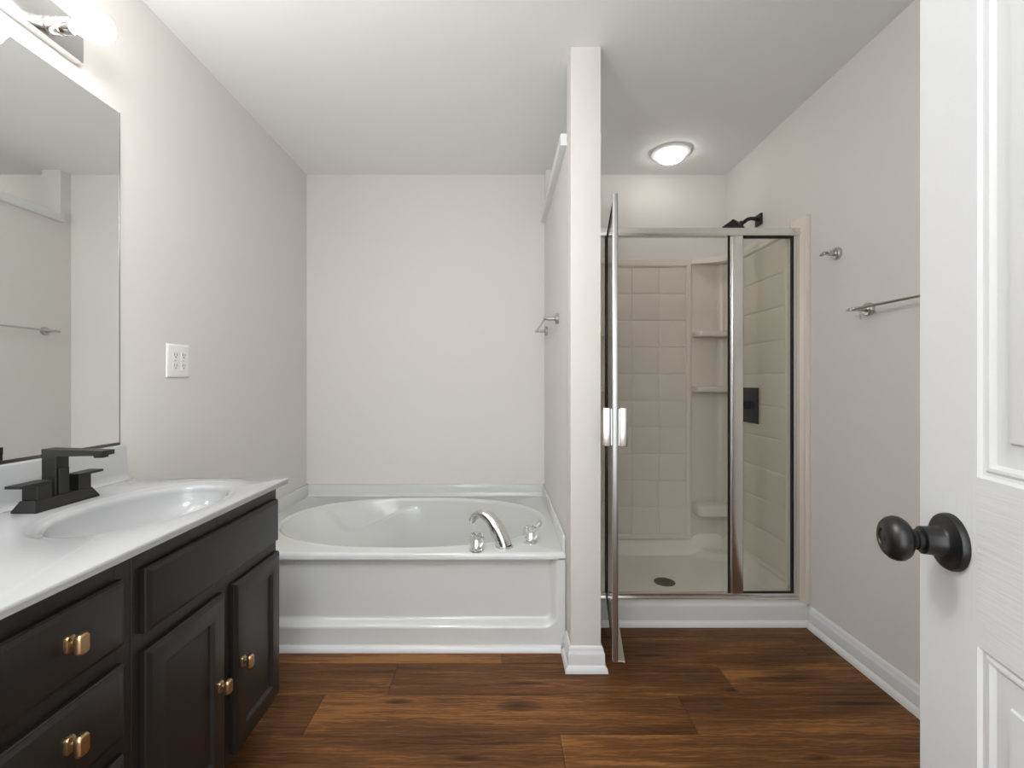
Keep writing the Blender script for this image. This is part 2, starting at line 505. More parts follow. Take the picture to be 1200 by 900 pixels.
# ------------------------------------------------------------------ deck with a bowl (tub and vanity top)
def bowl_deck(bm, rect, ctr, rad, ztop, edge, prof, n=192, power=2.0, shape=None):
    """rect = x0,x1,y0,y1; edge = list of (inset, z) from the underside up to the top; prof(th) = list of (scale, z)"""
    x0, x1, y0, y1 = rect; cx, cy = ctr
    th = [2 * PI * i / n for i in range(n)]
    for px, py in ((x0, y0), (x1, y0), (x1, y1), (x0, y1)):
        a = math.atan2(py - cy, px - cx) % (2 * PI)
        k = min(range(len(th)), key=lambda i: abs(th[i] - a)); th[k] = a
    def onrect(t, ins):
        c, s = math.cos(t), math.sin(t)
        ks = []
        if abs(c) > 1e-9: ks.append(((x1 - cx) if c > 0 else (x0 - cx)) / c)
        if abs(s) > 1e-9: ks.append(((y1 - cy) if s > 0 else (y0 - cy)) / s)
        k = min(ks)
        return (min(max(cx + c * k, x0 + ins), x1 - ins), min(max(cy + s * k, y0 + ins), y1 - ins))
    def onell(t, sc):
        # direction t in plan, superellipse radius
        c, s = math.cos(t), math.sin(t)
        r = (abs(c / rad[0]) ** power + abs(s / rad[1]) ** power) ** (-1 / power)
        return (cx + c * r * sc, cy + s * r * sc)
    rings = [[(*onrect(t, i), z) for t in th] for i, z in edge]
    P = [prof(t) for t in th]
    for k in range(len(P[0])):
        rg = []
        for t, p in zip(th, P):
            q = (*onell(t, p[k][0]), p[k][1])
            rg.append(shape(q, t) if shape else q)
        rings.append(rg)
    loft(bm, rings, cap0=False, cap1=True)
    return bm

def sstep(a, b, x):
    t = max(0, min(1, (x - a) / (b - a))) if a != b else float(x > a)
    return t * t * (3 - 2 * t)

# ------------------------------------------------------------------ bathtub
TX0, TX1, TY0, TY1, TZ = XL + 0.001, PX0 - 0.001, 1.988, YB - 0.001, 0.41
tub = thing('bathtub', ((TX0 + TX1) / 2, (TY0 + TY1) / 2, 0), 'white oval soaking bathtub built in between left wall and partition', 'bathtub')
def tprof(t):
    c = math.cos(t)
    back = sstep(0.35, 1.0, -c)            # sloping backrest at the left end
    base = [(1.055, 0), (1.035, 0.0035), (1.02, 0.006), (1.008, 0.0045), (1.0, -0.002), (0.992, -0.014)]
    out = [(s, TZ + z) for s, z in base]
    bot = 0.82 - 0.30 * back
    for k in range(1, 70):
        u = k / 70
        s = 0.992 + (bot - 0.992) * (u ** 1.25) * (1 + 0.0 * u)
        z = -0.014 - 0.33 * (u ** (1.0 + 0.15 * back))
        out.append((s, TZ + z))
    for sc, z in ((0.96, -0.357), (0.88, -0.366), (0.6, -0.37), (0.2, -0.372), (0.02, -0.372)):
        out.append((bot * sc, TZ + z))
    return out
def tshape(p, t):
    x, y, z = p
    # the armrest: below a dipping line on the far side the wall comes forward
    if math.sin(t) > 0.1 and z < TZ - 0.004:
        if x < -0.86: zc = 0.276 + 0.134 * sstep(-0.86, -1.04, x)
        else: zc = 0.276 + 0.085 * sstep(-0.84, -0.52, x)
        amp = 0.045 * sstep(-1.10, -0.98, x) * (1 - sstep(-0.80, -0.46, x)) * sstep(0.1, 0.45, math.sin(t))
        y -= amp * sstep(0.006, -0.007, z - zc) * sstep(0.05, 0.17, z)
    return (x, y, z)
bm = new()
bowl_deck(bm, (TX0, TX1, TY0, TY1), (-0.455, 2.475), (0.662, 0.430), TZ,
          [(0.030, TZ - 0.03), (0.0, TZ - 0.028), (0.0, TZ - 0.016), (0.002, TZ - 0.007), (0.006, TZ - 0.002), (0.013, TZ)], tprof, n=288, power=2.25, shape=tshape)
obj('basin', bm, M['tub'], tub, 50)
# upstand against the three walls
bm = new(); FH = 0.482
box(bm, TX0, TX1, TY1 - 0.016, TY1, TZ - 0.005, FH, 0.004); box(bm, TX0, TX0 + 0.016, TY0 + 0.012, TY1, TZ - 0.005, FH, 0.004)
box(bm, TX1 - 0.012, TX1, TY0 + 0.012, TY1, TZ - 0.005, FH, 0.004)
# cove at the back
cv = [(0, 0), (0.020, 0), (0.012, 0.003), (0.005, 0.008), (0.002, 0.020), (0, 0.020)]
loft(bm, [[(x, TY1 - 0.015 - o, TZ - 0.001 + z) for o, z in cv] for x in (TX0, TX1)])
obj('flange', bm, M['tub'], tub)
# apron: recessed panel with rounded lower corners over a projecting foot
bm = new()
nx, nz = 260, 90
AX0, AX1, AZ0, AZ1 = TX0, TX1 - 0.002, 0.0, TZ - 0.024
def apron_y(x, z):
    # rounded box distance of the recess (open at the top)
    rx0, rx1, rz0, r = TX0 + 0.035, 0.232, 0.098, 0.055
    cxm = (rx0 + rx1) / 2; hx = (rx1 - rx0) / 2
    qx = abs(x - cxm) - hx + r; qz = (rz0 + r) - z
    d = min(max(qx, qz), 0) + math.hypot(max(qx, 0), max(qz, 0)) - r
    return 1.988 + 0.034 * sstep(0.004, -0.030, d)
G = []
for i in range(nx + 1):
    col = []
    for j in range(nz + 1):
        x = AX0 + (AX1 - AX0) * i / nx; z = AZ0 + (AZ1 - AZ0) * j / nz
        col.append(bm.verts.new((x, apron_y(x, z), z)))
    G.append(col)
for i in range(nx):
    for j in range(nz): bm.faces.new((G[i][j], G[i + 1][j], G[i + 1][j + 1], G[i][j + 1]))
r = bmesh.ops.extrude_face_region(bm, geom=bm.faces[:])
for v in r['geom']:
    if isinstance(v, bmesh.types.BMVert): v.co.y = 2.034
obj('apron', bm, M['tub'], tub, 50)

# deck-mounted spout and two crystal handles
sp = thing('bathtub_spout', (0.005, 2.068, TZ), 'curved chrome bathtub spout between two clear knobs on the deck', 'faucet')
pts = smoothcurve([(0.012, 2.066, TZ), (0.004, 2.072, TZ + 0.022), (-0.022, 2.092, TZ + 0.070), (-0.052, 2.113, TZ + 0.108), (-0.088, 2.133, TZ + 0.124), (-0.118, 2.150, TZ + 0.112), (-0.138, 2.160, TZ + 0.086)], 8)
rr = []
for k in range(len(pts)):
    u = k / (len(pts) - 1); rr.append(0.031 * (1 - u) ** 1.4 + 0.0165)
bm = new(); tube(bm, pts, [min(r_, 0.034) for r_ in rr], 28)
obj('spout', bm, M['chrome'], sp, 60)
bm = new(); lathe(bm, (0.012, 2.066, TZ), (0, 0, 1), [(0, 0.040), (0.003, 0.040), (0.006, 0.036), (0.008, 0.034)], 32)
obj('escutcheon', bm, M['chrome'], sp)
def tub_handle(x, y, label):
    t = thing('tub_tap', (x, y, TZ), label, 'faucet handle', 'clear knobs beside the tub spout')
    bm = new(); lathe(bm, (x, y, TZ), (0, 0, 1), [(0, 0.032), (0.004, 0.032), (0.008, 0.027), (0.012, 0.019), (0.0165, 0.017), (0.017, 0.012), (0.046, 0.009)], 32)
    obj('escutcheon', bm, M['chrome'], t)
    bm = new(); n = 40; rings = []
    for z, r_ in ((0.0175, 0.020), (0.022, 0.0255), (0.032, 0.0285), (0.046, 0.0295), (0.058, 0.0290), (0.066, 0.0265), (0.071, 0.021), (0.072, 0.010)):
        rings.append([(x + math.cos(2 * PI * i / n) * r_ * (1 + 0.085 * math.cos(2 * PI * i / n * 8)), y + math.sin(2 * PI * i / n) * r_ * (1 + 0.085 * math.cos(2 * PI * i / n * 8)), TZ + z) for i in range(n)])
    loft(bm, rings); obj('knob', bm, M['acrylic'], t, 60)
    bm = new(); lathe(bm, (x, y, TZ + 0.0725), (0, 0, 1), [(0, 0.0095), (0.002, 0.0095), (0.003, 0.007)], 20)
    obj('cap', bm, M['chrome'], t)
    return t
tub_handle(-0.108, 2.022, 'clear crystal tub knob on chrome base, left of the curved spout')
t = tub_handle(0.128, 2.118, 'clear crystal tub knob with small chrome lever, right of the curved spout')
bm = new(); tube(bm, [(0.140, 2.124, TZ + 0.058), (0.158, 2.132, TZ + 0.068), (0.172, 2.138, TZ + 0.080)], [0.004, 0.005, 0.0055], 12)
obj('lever', bm, M['chrome'], t, 60)

# ------------------------------------------------------------------ vanity cabinet
VX, VF = -0.732, -0.7135        # face frame plane, door front plane
VY0, VYS, VY1 = 0.600, 0.934, 1.535
VZ = 0.797
van = thing('vanity_cabinet', ((XL + VX) / 2, (VY0 + VY1) / 2, 0), 'black painted vanity cabinet with gold knobs under the white sink top', 'cabinet')
bm = new()
ZB = 0.105
box(bm, XL + 0.001, VX - 0.019, VY0, VY0 + 0.016, ZB, VZ - 0.001)
box(bm, XL + 0.001, VX - 0.019, VY1 - 0.016, VY1, ZB, VZ - 0.001)
box(bm, XL + 0.001, VX - 0.019, VYS - 0.008, VYS + 0.008, ZB, VZ - 0.001)
box(bm, XL + 0.001, VX - 0.019, VY0 + 0.016, VY1 - 0.016, ZB, ZB + 0.016)
box(bm, XL + 0.001, XL + 0.007, VY0 + 0.016, VY1 - 0.016, ZB + 0.016, VZ - 0.001)
obj('carcass', bm, M['cabinet'], van)
# face frame of the drawer bank and of the sink base
def face_frame(name, y0, y1, rails, stiles):
    bm = new(); b = 0.0012
    for (a, c) in stiles: box(bm, VX - 0.019, VX, a, c, ZB, VZ - 0.001, b, 1)
    for (a, c, z0, z1) in rails: box(bm, VX - 0.019, VX - 0.0003, a, c, z0, z1)
    return obj(name, bm, M['cabinet'], van)
face_frame('face_frame', VY0, VYS, [(VY0 + 0.03, VYS - 0.03, a, b) for a, b in ((ZB, 0.14), (0.25, 0.30), (0.41, 0.465), (0.583, 0.637), (0.743, VZ - 0.001))],
           [(VY0, VY0 + 0.035), (VYS - 0.036, VYS - 0.0008)])
face_frame('face_frame', VYS, VY1, [(VYS + 0.03, VY1 - 0.02, a, b) for a, b in ((ZB, 0.14), (0.574, 0.63), (0.743, VZ - 0.001))],
           [(VYS + 0.0008, VYS + 0.035), (1.215, 1.284), (VY1 - 0.035, VY1)])
bm = new(); box(bm, XL + 0.001, VX - 0.075, VY0 + 0.001, VY1 - 0.001, 0, ZB)
obj('toe_kick', bm, M['cabinet_in'], van)
# (u = y, v = z, w = x)
MV = Matrix(((0, 0, 1, 0), (1, 0, 0, 0), (0, 1, 0, 0), (0, 0, 0, 1)))
def knob(y, z, parent, h=0.036, wd=0.023):
    bm = new()
    MK = Matrix(((0, 0, 1, VF), (1, 0, 0, y), (0, 1, 0, z), (0, 0, 0, 1)))
    def rr(hw, hh, r, wv, n=6):
        out = []
        for (sx, sy, a0) in ((1, 1, 0), (-1, 1, 90), (-1, -1, 180), (1, -1, 270)):
            for k in range(n + 1):
                a = math.radians(a0 + 90 * k / n)
                out.append(MK @ Vector((sx * (hw - r) + r * math.cos(a), sy * (hh - r) + r * math.sin(a), wv)))
        return out
    a, b = wd / 2, h / 2
    loft(bm, [rr(a * .78, b * .78, .005, -0.0003), rr(a * .78, b * .78, .005, .0035), rr(a * .70, b * .70, .005, .006), rr(a * .42, b * .36, .004, .008), rr(a * .38, b * .32, .004, .0135),
              rr(a * .80, b * .80, .006, .016), rr(a * .97, b * .97, .007, .0185), rr(a, b, .007, .021), rr(a * .97, b * .97, .007, .0245), rr(a * .85, b * .88, .006, .0275), rr(a * .74, b * .80, .005, .0285)])
    return tag(obj('knob', bm, M['brass'], parent, 30), 'brushed gold knob')
DR = [(0.0, -0.0085), (0.0025, -0.0060), (0.0025, -0.0045), (0.010, -0.0005), (0.0115, 0.0)]
back = VX + 0.0005
def front(name, y0, y1, z0, z1, rings):
    bm = new(); rings_slab(bm, MV, y0, y1, z0, z1, back, [(i, VF + h) for i, h in rings])
    return obj(name, bm, M['cabinet'], van, 20)
for z0, z1 in ((0.627, 0.753), (0.455, 0.593), (0.290, 0.421), (0.127, 0.258)):
    d = front('drawer', VY0 + 0.028, 0.9025, z0, z1, DR)
    knob((VY0 + 0.028 + 0.9025) / 2 + 0.014, (z0 + z1) / 2 + 0.008, d)
front('false_drawer_front', 0.957, 1.522, 0.620, 0.753, DR)
SH = [(0.0, -0.0085), (0.0025, -0.0060), (0.0025, -0.0045), (0.010, -0.0005), (0.0115, 0.0), (0.050, 0.0), (0.0515, -0.001), (0.056, -0.0075), (0.058, -0.0085)]
d = front('door', 0.957, 1.227, 0.127, 0.584, SH); knob(1.198, 0.358, d)
d = front('door', 1.274, 1.530, 0.127, 0.584, SH); knob(1.303, 0.361, d)

# ------------------------------------------------------------------ vanity top with integral bowl
CZ = 0.816
vt = thing('sink_countertop', (-0.965, 1.065, 0.798), 'white vanity top with moulded oval sink bowl and backsplash', 'countertop')
CX0, CX1, CY0, CY1 = XL + 0.001, -0.694, 0.585, 1.545
def cprof(t):
    out = [(1.15, CZ), (1.13, CZ - 0.0008), (1.11, CZ - 0.0025), (1.07, CZ - 0.0040), (1.035, CZ - 0.006), (1.01, CZ - 0.0085), (0.985, CZ - 0.015)]
    for k in range(1, 22):
        a = k / 21 * PI / 2
        out.append((0.985 * math.cos(a) ** 0.8 if k < 21 else 0.02, CZ - 0.015 - 0.115 * math.sin(a)))
    return out
bm = new()
bowl_deck(bm, (CX0, CX1, CY0, CY1), (-0.908, 1.222), (0.148, 0.245), CZ,
          [(0.02, CZ - 0.018), (0.0035, CZ - 0.018), (0.0025, CZ - 0.017), (0.0022, CZ - 0.0075), (0.0, CZ - 0.0065), (0.0, CZ - 0.003), (0.001, CZ - 0.001), (0.003, CZ)], cprof, n=256)
obj('counter', bm, M['counter'], vt, 40)
bm = new()
bs = [(0.0, -0.002), (0.040, -0.001), (0.030, 0.002), (0.024, 0.008), (0.0205, 0.020), (0.0185, 0.100), (0.016, 0.107), (0.011, 0.110), (0.0, 0.110)]
loft(bm, [[(CX0 + o, y, CZ + z) for o, z in bs] for y in (CY0, CY1 - 0.012)])
obj('backsplash', bm, M['counter'], vt)
bm = new(); lathe(bm, (-0.905, 1.215, CZ - 0.131), (0, 0, 1), [(0, 0.022), (0.004, 0.022), (0.006, 0.018), (0.0045, 0.012), (0.008, 0.008)], 32)
obj('drain', bm, M['black'], vt)

# ------------------------------------------------------------------ sink faucet
fx, fy = -1.135, 1.213
fa = thing('sink_faucet', (fx, fy, CZ), 'matte black square two-handle faucet on the vanity top', 'faucet')
def frustum(bm, x0, x1, y0, y1, z0, z1, ins, bev=0.001):
    a = [(x0, y0, z0), (x1, y0, z0), (x1, y1, z0), (x0, y1, z0)]
    b = [(x0 + ins, y0 + ins, z1), (x1 - ins, y0 + ins, z1), (x1 - ins, y1 - ins, z1), (x0 + ins, y1 - ins, z1)]
    b0 = [(x, y, z0 + 0.004) for x, y, z in a]
    loft(bm, [a, b0, b]); return bm
bm = new(); frustum(bm, fx - 0.030, fx + 0.030, fy - 0.090, fy + 0.088, CZ, CZ + 0.027, 0.011)
obj('base', bm, M['black'], fa, 20)
bm = new()
box(bm, fx - 0.026, fx + 0.010, fy - 0.019, fy + 0.019, CZ + 0.027, CZ + 0.126, 0.0012, 1)
box(bm, fx + 0.0101, fx + 0.0155, fy - 0.014, fy + 0.014, CZ + 0.027, CZ + 0.094, 0.001, 1)
# flat spout that thins a little towards its tip
a = [(fx - 0.026, CZ + 0.124), (fx + 0.128, CZ + 0.126), (fx + 0.128, CZ + 0.138), (fx - 0.026, CZ + 0.143)]
loft(bm, [[(x, fy + s, z) for x, z in a] for s in (-0.019, 0.019)])
obj('spout', bm, M['black'], fa, 20)
bm = new(); box(bm, fx + 0.098, fx + 0.120, fy - 0.011, fy + 0.011, CZ + 0.1195, CZ + 0.1255, 0.001, 1)
obj('aerator', bm, M['black'], fa, 20)
for s in (-1, 1):
    bm = new(); hy = fy + s * 0.056
    box(bm, fx - 0.019, fx + 0.019, hy - 0.019, hy + 0.019, CZ + 0.027, CZ + 0.063, 0.001, 1)
    yy = sorted((hy - s * 0.019, hy + s * 0.058))
    b0 = [(fx - 0.019, yy[0], CZ + 0.0632), (fx + 0.019, yy[0], CZ + 0.0632), (fx + 0.019, yy[1], CZ + 0.0632), (fx - 0.019, yy[1], CZ + 0.0632)]
    loft(bm, [b0, [(x, y, z + 0.0065) for x, y, z in b0]])
    obj('handle', bm, M['black'], fa, 20)

# ------------------------------------------------------------------ wall mirror
mi = thing('wall_mirror', (XL, 1.0, 0.927), 'large frameless wall mirror above the vanity backsplash', 'mirror')
MY0, MY1, MZ0, MZ1 = 0.60, 1.522, 0.931, 1.993
bm = new(); box(bm, XL + 0.0045, XL + 0.006, MY0, MY1, MZ0, MZ1)
obj('mirror_glass', bm, M['mirror'], mi, 0)
bm = new(); box(bm, XL + 0.0005, XL + 0.0044, MY0, MY1, MZ0, MZ1); obj('backing', bm, M['gasket'], mi, 0)
bm = new(); box(bm, XL + 0.0005, XL + 0.009, MY0, MY1, MZ0 - 0.004, MZ0 - 0.0002); box(bm, XL + 0.0062, XL + 0.009, MY0, MY1, MZ0 - 0.0002, MZ0 + 0.004)
obj('bottom_channel', bm, M['drain'], mi, 0)
bm = new(); box(bm, XL + 0.0005, XL + 0.0068, MY1 + 0.0001, MY1 + 0.0022, MZ0, MZ1)
obj('edge_strip', bm, M['drain'], mi, 0)

# ------------------------------------------------------------------ vanity light bar
LZ, LY0, LY1 = 2.098, 0.70, 1.366
lb = thing('vanity_light', (XL, 1.03, LZ), 'chrome vanity light bar with round bulbs above the mirror', 'light fixture')
bm = new(); box(bm, XL + 0.0005, XL + 0.030, LY0, LY1, LZ - 0.053, LZ + 0.053, 0.003)
obj('backplate', bm, M['plate'], lb)
for k in range(4):
    y = 1.262 - 0.158 * k
    bm = new()
    lathe(bm, (XL + 0.0302, y, LZ - 0.022), (1, 0, 0), [(0, 0.025), (0.003, 0.025), (0.004, 0.0215), (0.028, 0.0215), (0.029, 0.0235), (0.033, 0.0235), (0.034, 0.0215), (0.062, 0.0215), (0.064, 0.0205), (0.064, 0.015)], 32)
    so = obj('socket', bm, M['socket'], lb)
    bm = new()
    c, R = 0.064 + 0.062, 0.0405
    prof = [(0.0645, 0.014), (0.072, 0.0175), (0.082, 0.0245)]
    a0 = math.asin(0.030 / R)
    for q in range(14):
        a = a0 + (PI - a0) * q / 13
        prof.append((c - R * math.cos(a), R * math.sin(a)))
    lathe(bm, (XL + 0.0302, y, LZ - 0.022), (1, 0, 0), prof, 32)
    tag(obj('bulb', bm, M['bulb'], so, 60), 'lit white globe bulb')

# ------------------------------------------------------------------ outlet
oy, oz = 1.803, 1.208
ou = thing('wall_outlet', (XL, oy, oz), 'white double outlet plate on the left wall beside the mirror', 'outlet')
bm = new(); rings_slab(bm, MV, oy - 0.0625, oy + 0.0625, oz - 0.0625, oz + 0.0625, XL + 0.0005, [(0, XL + 0.002), (0.001, XL + 0.0045), (0.006, XL + 0.0075), (0.008, XL + 0.008)])
obj('cover_plate', bm, M['outlet'], ou, 25)
for yy in (-0.023, 0.023):
    for zz in (-0.0205, 0.0205):
        bm = new(); rings_slab(bm, MV, oy + yy - 0.015, oy + yy + 0.015, oz + zz - 0.0145, oz + zz + 0.0145, XL + 0.0078, [(0.0, XL + 0.0088), (0.0015, XL + 0.0097)])
        rc = obj('receptacle', bm, M['outlet'], ou, 25)
        bm = new(); cx_, cz_ = oy + yy, oz + zz
        box(bm, XL + 0.0096, XL + 0.0101, cx_ - 0.0075, cx_ - 0.0052, cz_ - 0.001, cz_ + 0.008)
        box(bm, XL + 0.0096, XL + 0.0101, cx_ + 0.0052, cx_ + 0.0075, cz_ - 0.001, cz_ + 0.008)
        lathe(bm, (XL + 0.0096, cx_, cz_ - 0.0065), (1, 0, 0), [(0, 0.0027), (0.0005, 0.0027)], 12)
        obj('slots', bm, M['slot'], rc, 0)
for yy in (-0.023, 0.023):
    bm = new(); lathe(bm, (XL + 0.0079, oy + yy, oz), (1, 0, 0), [(0, 0.0030), (0.001, 0.0030), (0.0016, 0.002)], 14)
    obj('screw', bm, M['nickel'], ou)

# ------------------------------------------------------------------ towel bars, robe hook
def towel_bar(xw, s, y0, y1, z, label):
    """s = +1: the bar stands off towards +x"""
    t = thing('towel_bar', (xw, (y0 + y1) / 2, z), label, 'towel bar', 'brushed nickel towel bars')
    for y in (y0, y1):
        bm = new(); lathe(bm, (xw + s * 0.0005, y, z), (s, 0, 0), [(0, 0.0255), (0.012, 0.0255), (0.0145, 0.0235), (0.015, 0.012), (0.018, 0.0095), (0.056, 0.0080), (0.070, 0.0080), (0.0715, 0.0065)], 28)
        obj('post', bm, M['nickel'], t)
    bm = new()
    prof = [(-0.036, 0.003), (-0.034, 0.0052), (-0.028, 0.0055), (-0.026, 0.004), (-0.023, 0.0062), (-0.012, 0.0064), (-0.0085, 0.0056), (-0.0085, 0.0055)]
    L_ = y1 - y0
    full = prof + [(L_ + 0.0085, 0.0055)] + [(L_ - a, r_) for a, r_ in prof[::-1][1:]]
    lathe(bm, (xw + s * 0.063, y0, z), (0, 1, 0), full, 20)
    obj('bar', bm, M['nickel'], t)
    return t
towel_bar(XR, -1, 1.262, 1.826, 1.409, 'brushed nickel towel bar on the right wall, partly behind the open door')
towel_bar(PX0, -1, 2.262, 2.822, 1.430, 'brushed nickel towel bar on the partition wall above the bathtub')
hy, hz = 2.000, 1.670
rh = thing('robe_hook', (XR, hy, hz), 'brushed nickel robe hook on the right wall above the towel bar', 'hook')
bm = new(); lathe(bm, (XR - 0.0005, hy, hz), (-1, 0, 0), [(0, 0.0255), (0.012, 0.0255), (0.0145, 0.0235), (0.015, 0.012), (0.018, 0.0095), (0.050, 0.0082), (0.062, 0.0085), (0.064, 0.007)], 28)
obj('post', bm, M['nickel'], rh)
bm = new(); lathe(bm, (XR - 0.054, hy - 0.030, hz), (0, 1, 0), [(0, 0.0045), (0.002, 0.0065), (0.010, 0.0065), (0.013, 0.0052), (0.047, 0.0052), (0.050, 0.0065), (0.058, 0.0065), (0.060, 0.0045)], 18)
obj('crossbar', bm, M['nickel'], rh)

# ------------------------------------------------------------------ shower ceiling light
cl = thing('ceiling_light', (0.966, 2.707, HC), 'round lit dome light on the ceiling over the shower', 'light fixture')
bm = new(); lathe(bm, (0.966, 2.707, HC - 0.0005), (0, 0, -1), [(0, 0.113), (0.004, 0.113), (0.008, 0.110), (0.011, 0.100), (0.012, 0.082), (0.010, 0.080)], 56)
obj('trim_ring', bm, M['trim'], cl)
bm = new()
prof = [(0.0105, 0.0795)] + [(0.0105 + 0.048 * math.sin(a * PI / 24), 0.0795 * math.cos(a * PI / 24) ** 0.8) for a in range(1, 12)]
lathe(bm, (0.966, 2.707, HC), (0, 0, -1), prof, 56)
tag(obj('dome', bm, M['dome'], cl, 60), 'lit white dome lens')
# added fill globe, unseen above the frame, brightens the dark side walls
GX, GY, DROP = -0.48, 0.55, 0.36
gl = thing('fill_globe', (GX, GY, HC), 'round white fill globe added out of view near the entry door', 'light fixture')
bm = new(); lathe(bm, (GX, GY, HC - 0.0005), (0, 0, -1), [(0, 0.065), (0.012, 0.065), (0.020, 0.055), (0.030, 0.012), (DROP - 0.025, 0.012), (DROP - 0.02, 0.050), (DROP, 0.046)], 40)
obj('canopy', bm, M['nickel'], gl)
bm = new(); R = 0.115; a0 = math.asin(0.045 / R)
lathe(bm, (GX, GY, HC - DROP - 0.001), (0, 0, -1), [(R * math.cos(a0) - R * math.cos(a0 + (PI - a0) * q / 20), R * math.sin(a0 + (PI - a0) * q / 20)) for q in range(21)], 40)
obj('globe', bm, M['globe'], gl, 60)

# ------------------------------------------------------------------ shower pan
SX0, SX1 = 0.432, XR - 0.001
SYF = 2.192
pan = thing('shower_pan', ((SX0 + SX1) / 2, (SYF + YB) / 2, 0), 'white shower base with raised front curb and floor drain', 'shower tray')
bm = new()
# curb: a sill with rounded top, from the partition to the right wall
cz = 0.100
cprof_ = [(0, 0), (0, cz - 0.014), (0.003, cz - 0.005), (0.010, cz), (0.090, cz + 0.002), (0.108, cz - 0.004), (0.118, cz - 0.02), (0.128, 0.050), (0.128, 0)]
loft(bm, [[(x, SYF + o, z) for o, z in cprof_] for x in (PX1 + 0.001, SX1)])
obj('curb', bm, M['tub'], pan, 40)
# floor with raised edge, sloping to the drain
ix0, ix1, iy0, iy1 = SX0 + 0.020, SX1 - 0.020, SYF + 0.122, YB - 0.022
dcx, dcy = 0.885, 2.575
def pan_z(x, y):
    e = min(x - ix0, ix1 - x, iy1 - y)
    ee = min(e, y - iy0 + 0.2)
    # rounded corner lumps at the back
    z = 0.038 + 0.012 * min(1, math.hypot(x - dcx, y - dcy) / 0.5)
    for cxx in (ix0 + 0.06, ix1 - 0.06):
        d = math.hypot((x - cxx) / 0.17, (y - iy1) / 0.13)
        z += 0.034 * sstep(1.05, 0.55, d)
    return z + 0.088 * sstep(0.030, 0.0, ee)
bm = new(); nx, ny = 110, 90; G = []
for i in range(nx + 1):
    G.append([bm.verts.new((ix0 + (ix1 - ix0) * i / nx, iy0 + (iy1 - iy0) * j / ny, pan_z(ix0 + (ix1 - ix0) * i / nx, iy0 + (iy1 - iy0) * j / ny))) for j in range(ny + 1)])
for i in range(nx):
    for j in range(ny): bm.faces.new((G[i][j], G[i + 1][j], G[i + 1][j + 1], G[i][j + 1]))
r = bmesh.ops.extrude_face_region(bm, geom=bm.faces[:])
for v in r['geom']:
    if isinstance(v, bmesh.types.BMVert): v.co.z = 0.0
obj('tray_floor', bm, M['pan'], pan, 60)
bm = new(); lathe(bm, (dcx, dcy, 0.0385), (0, 0, 1), [(0, 0.056), (0.003, 0.056), (0.004, 0.053), (0.0032, 0.047)], 40)
for k in range(8):
    a = k * PI / 4
    for rad in (0.018, 0.036):
        lathe(bm, (dcx + rad * math.cos(a), dcy + rad * math.sin(a), 0.0420), (0, 0, 1), [(0, 0.005), (0.0012, 0.0045)], 10)
obj('drain', bm, M['drain'], pan)

# ------------------------------------------------------------------ shower surround
FY0, FY1 = 2.228, 2.262                 # depth of the glass frame
SZ0, SZ1 = 0.142, 1.90
su = thing('shower_surround', ((SX0 + SX1) / 2, YB, SZ0), 'bone coloured moulded shower wall surround with tile pattern and corner shelves', 'shower surround')
BYs = YB - 0.022                        # front of the back sheet
bm = new(); box(bm, SX0 + 0.016, SX1 - 0.016, BYs, YB - 0.001, SZ0, SZ1, 0.003)
# rounded top lip
box(bm, SX0 + 0.016, SX1 - 0.016, BYs - 0.012, BYs, SZ1 - 0.034, SZ1, 0.005, 3)
obj('back_sheet', bm, M['surround'], su)
def tile_panel(M4, u0, u1, v0, v1, nu, nv, border, mats, h0=0.006):
    """raised frame around sunk tiles; (u, v, w)"""
    bm = new()
    ro = [(0, 0), (0.002, 0.014), (0.006, 0.018), (border - 0.010, 0.018), (border - 0.004, 0.014), (border, h0)]
    rect = lambda i, h: [M4 @ Vector(p) for p in ((u0 + i, v0 + i, h), (u1 - i, v0 + i, h), (u1 - i, v1 - i, h), (u0 + i, v1 - i, h))]
    loft(bm, [rect(i, h) for i, h in ro], cap1=False)
    a0, a1, b0, b1 = u0 + border, u1 - border, v0 + border, v1 - border
    g = 0.0045; fs = []
    for i in range(nu):
        for j in range(nv):
            p0, p1 = a0 + (a1 - a0) * i / nu, a0 + (a1 - a0) * (i + 1) / nu
            q0, q1 = b0 + (b1 - b0) * j / nv, b0 + (b1 - b0) * (j + 1) / nv
            R = []
            for ins, h in ((0, h0), (g * 0.4, h0), (g, h0 + 0.0028), (g * 2.0, h0 + 0.0042)):
                R.append([M4 @ Vector(p) for p in ((p0 + ins, q0 + ins, h), (p1 - ins, q0 + ins, h), (p1 - ins, q1 - ins, h), (p0 + ins, q1 - ins, h))])
            loft(bm, R, cap0=False)
    bmesh.ops.remove_doubles(bm, verts=bm.verts, dist=1e-5)
    return bm
TP0, TP1 = 0.167, 1.843
MB_ = Matrix(((1, 0, 0, 0), (0, 0, -1, BYs), (0, 1, 0, 0), (0, 0, 0, 1)))     # u = x, v = z, w = towards the room
obj('tile_panel', tile_panel(MB_, 0.612, 1.188, TP0 - 0.026, TP1 + 0.034, 3, 10, 0.032, M['surround']), M['surround'], su, 30)
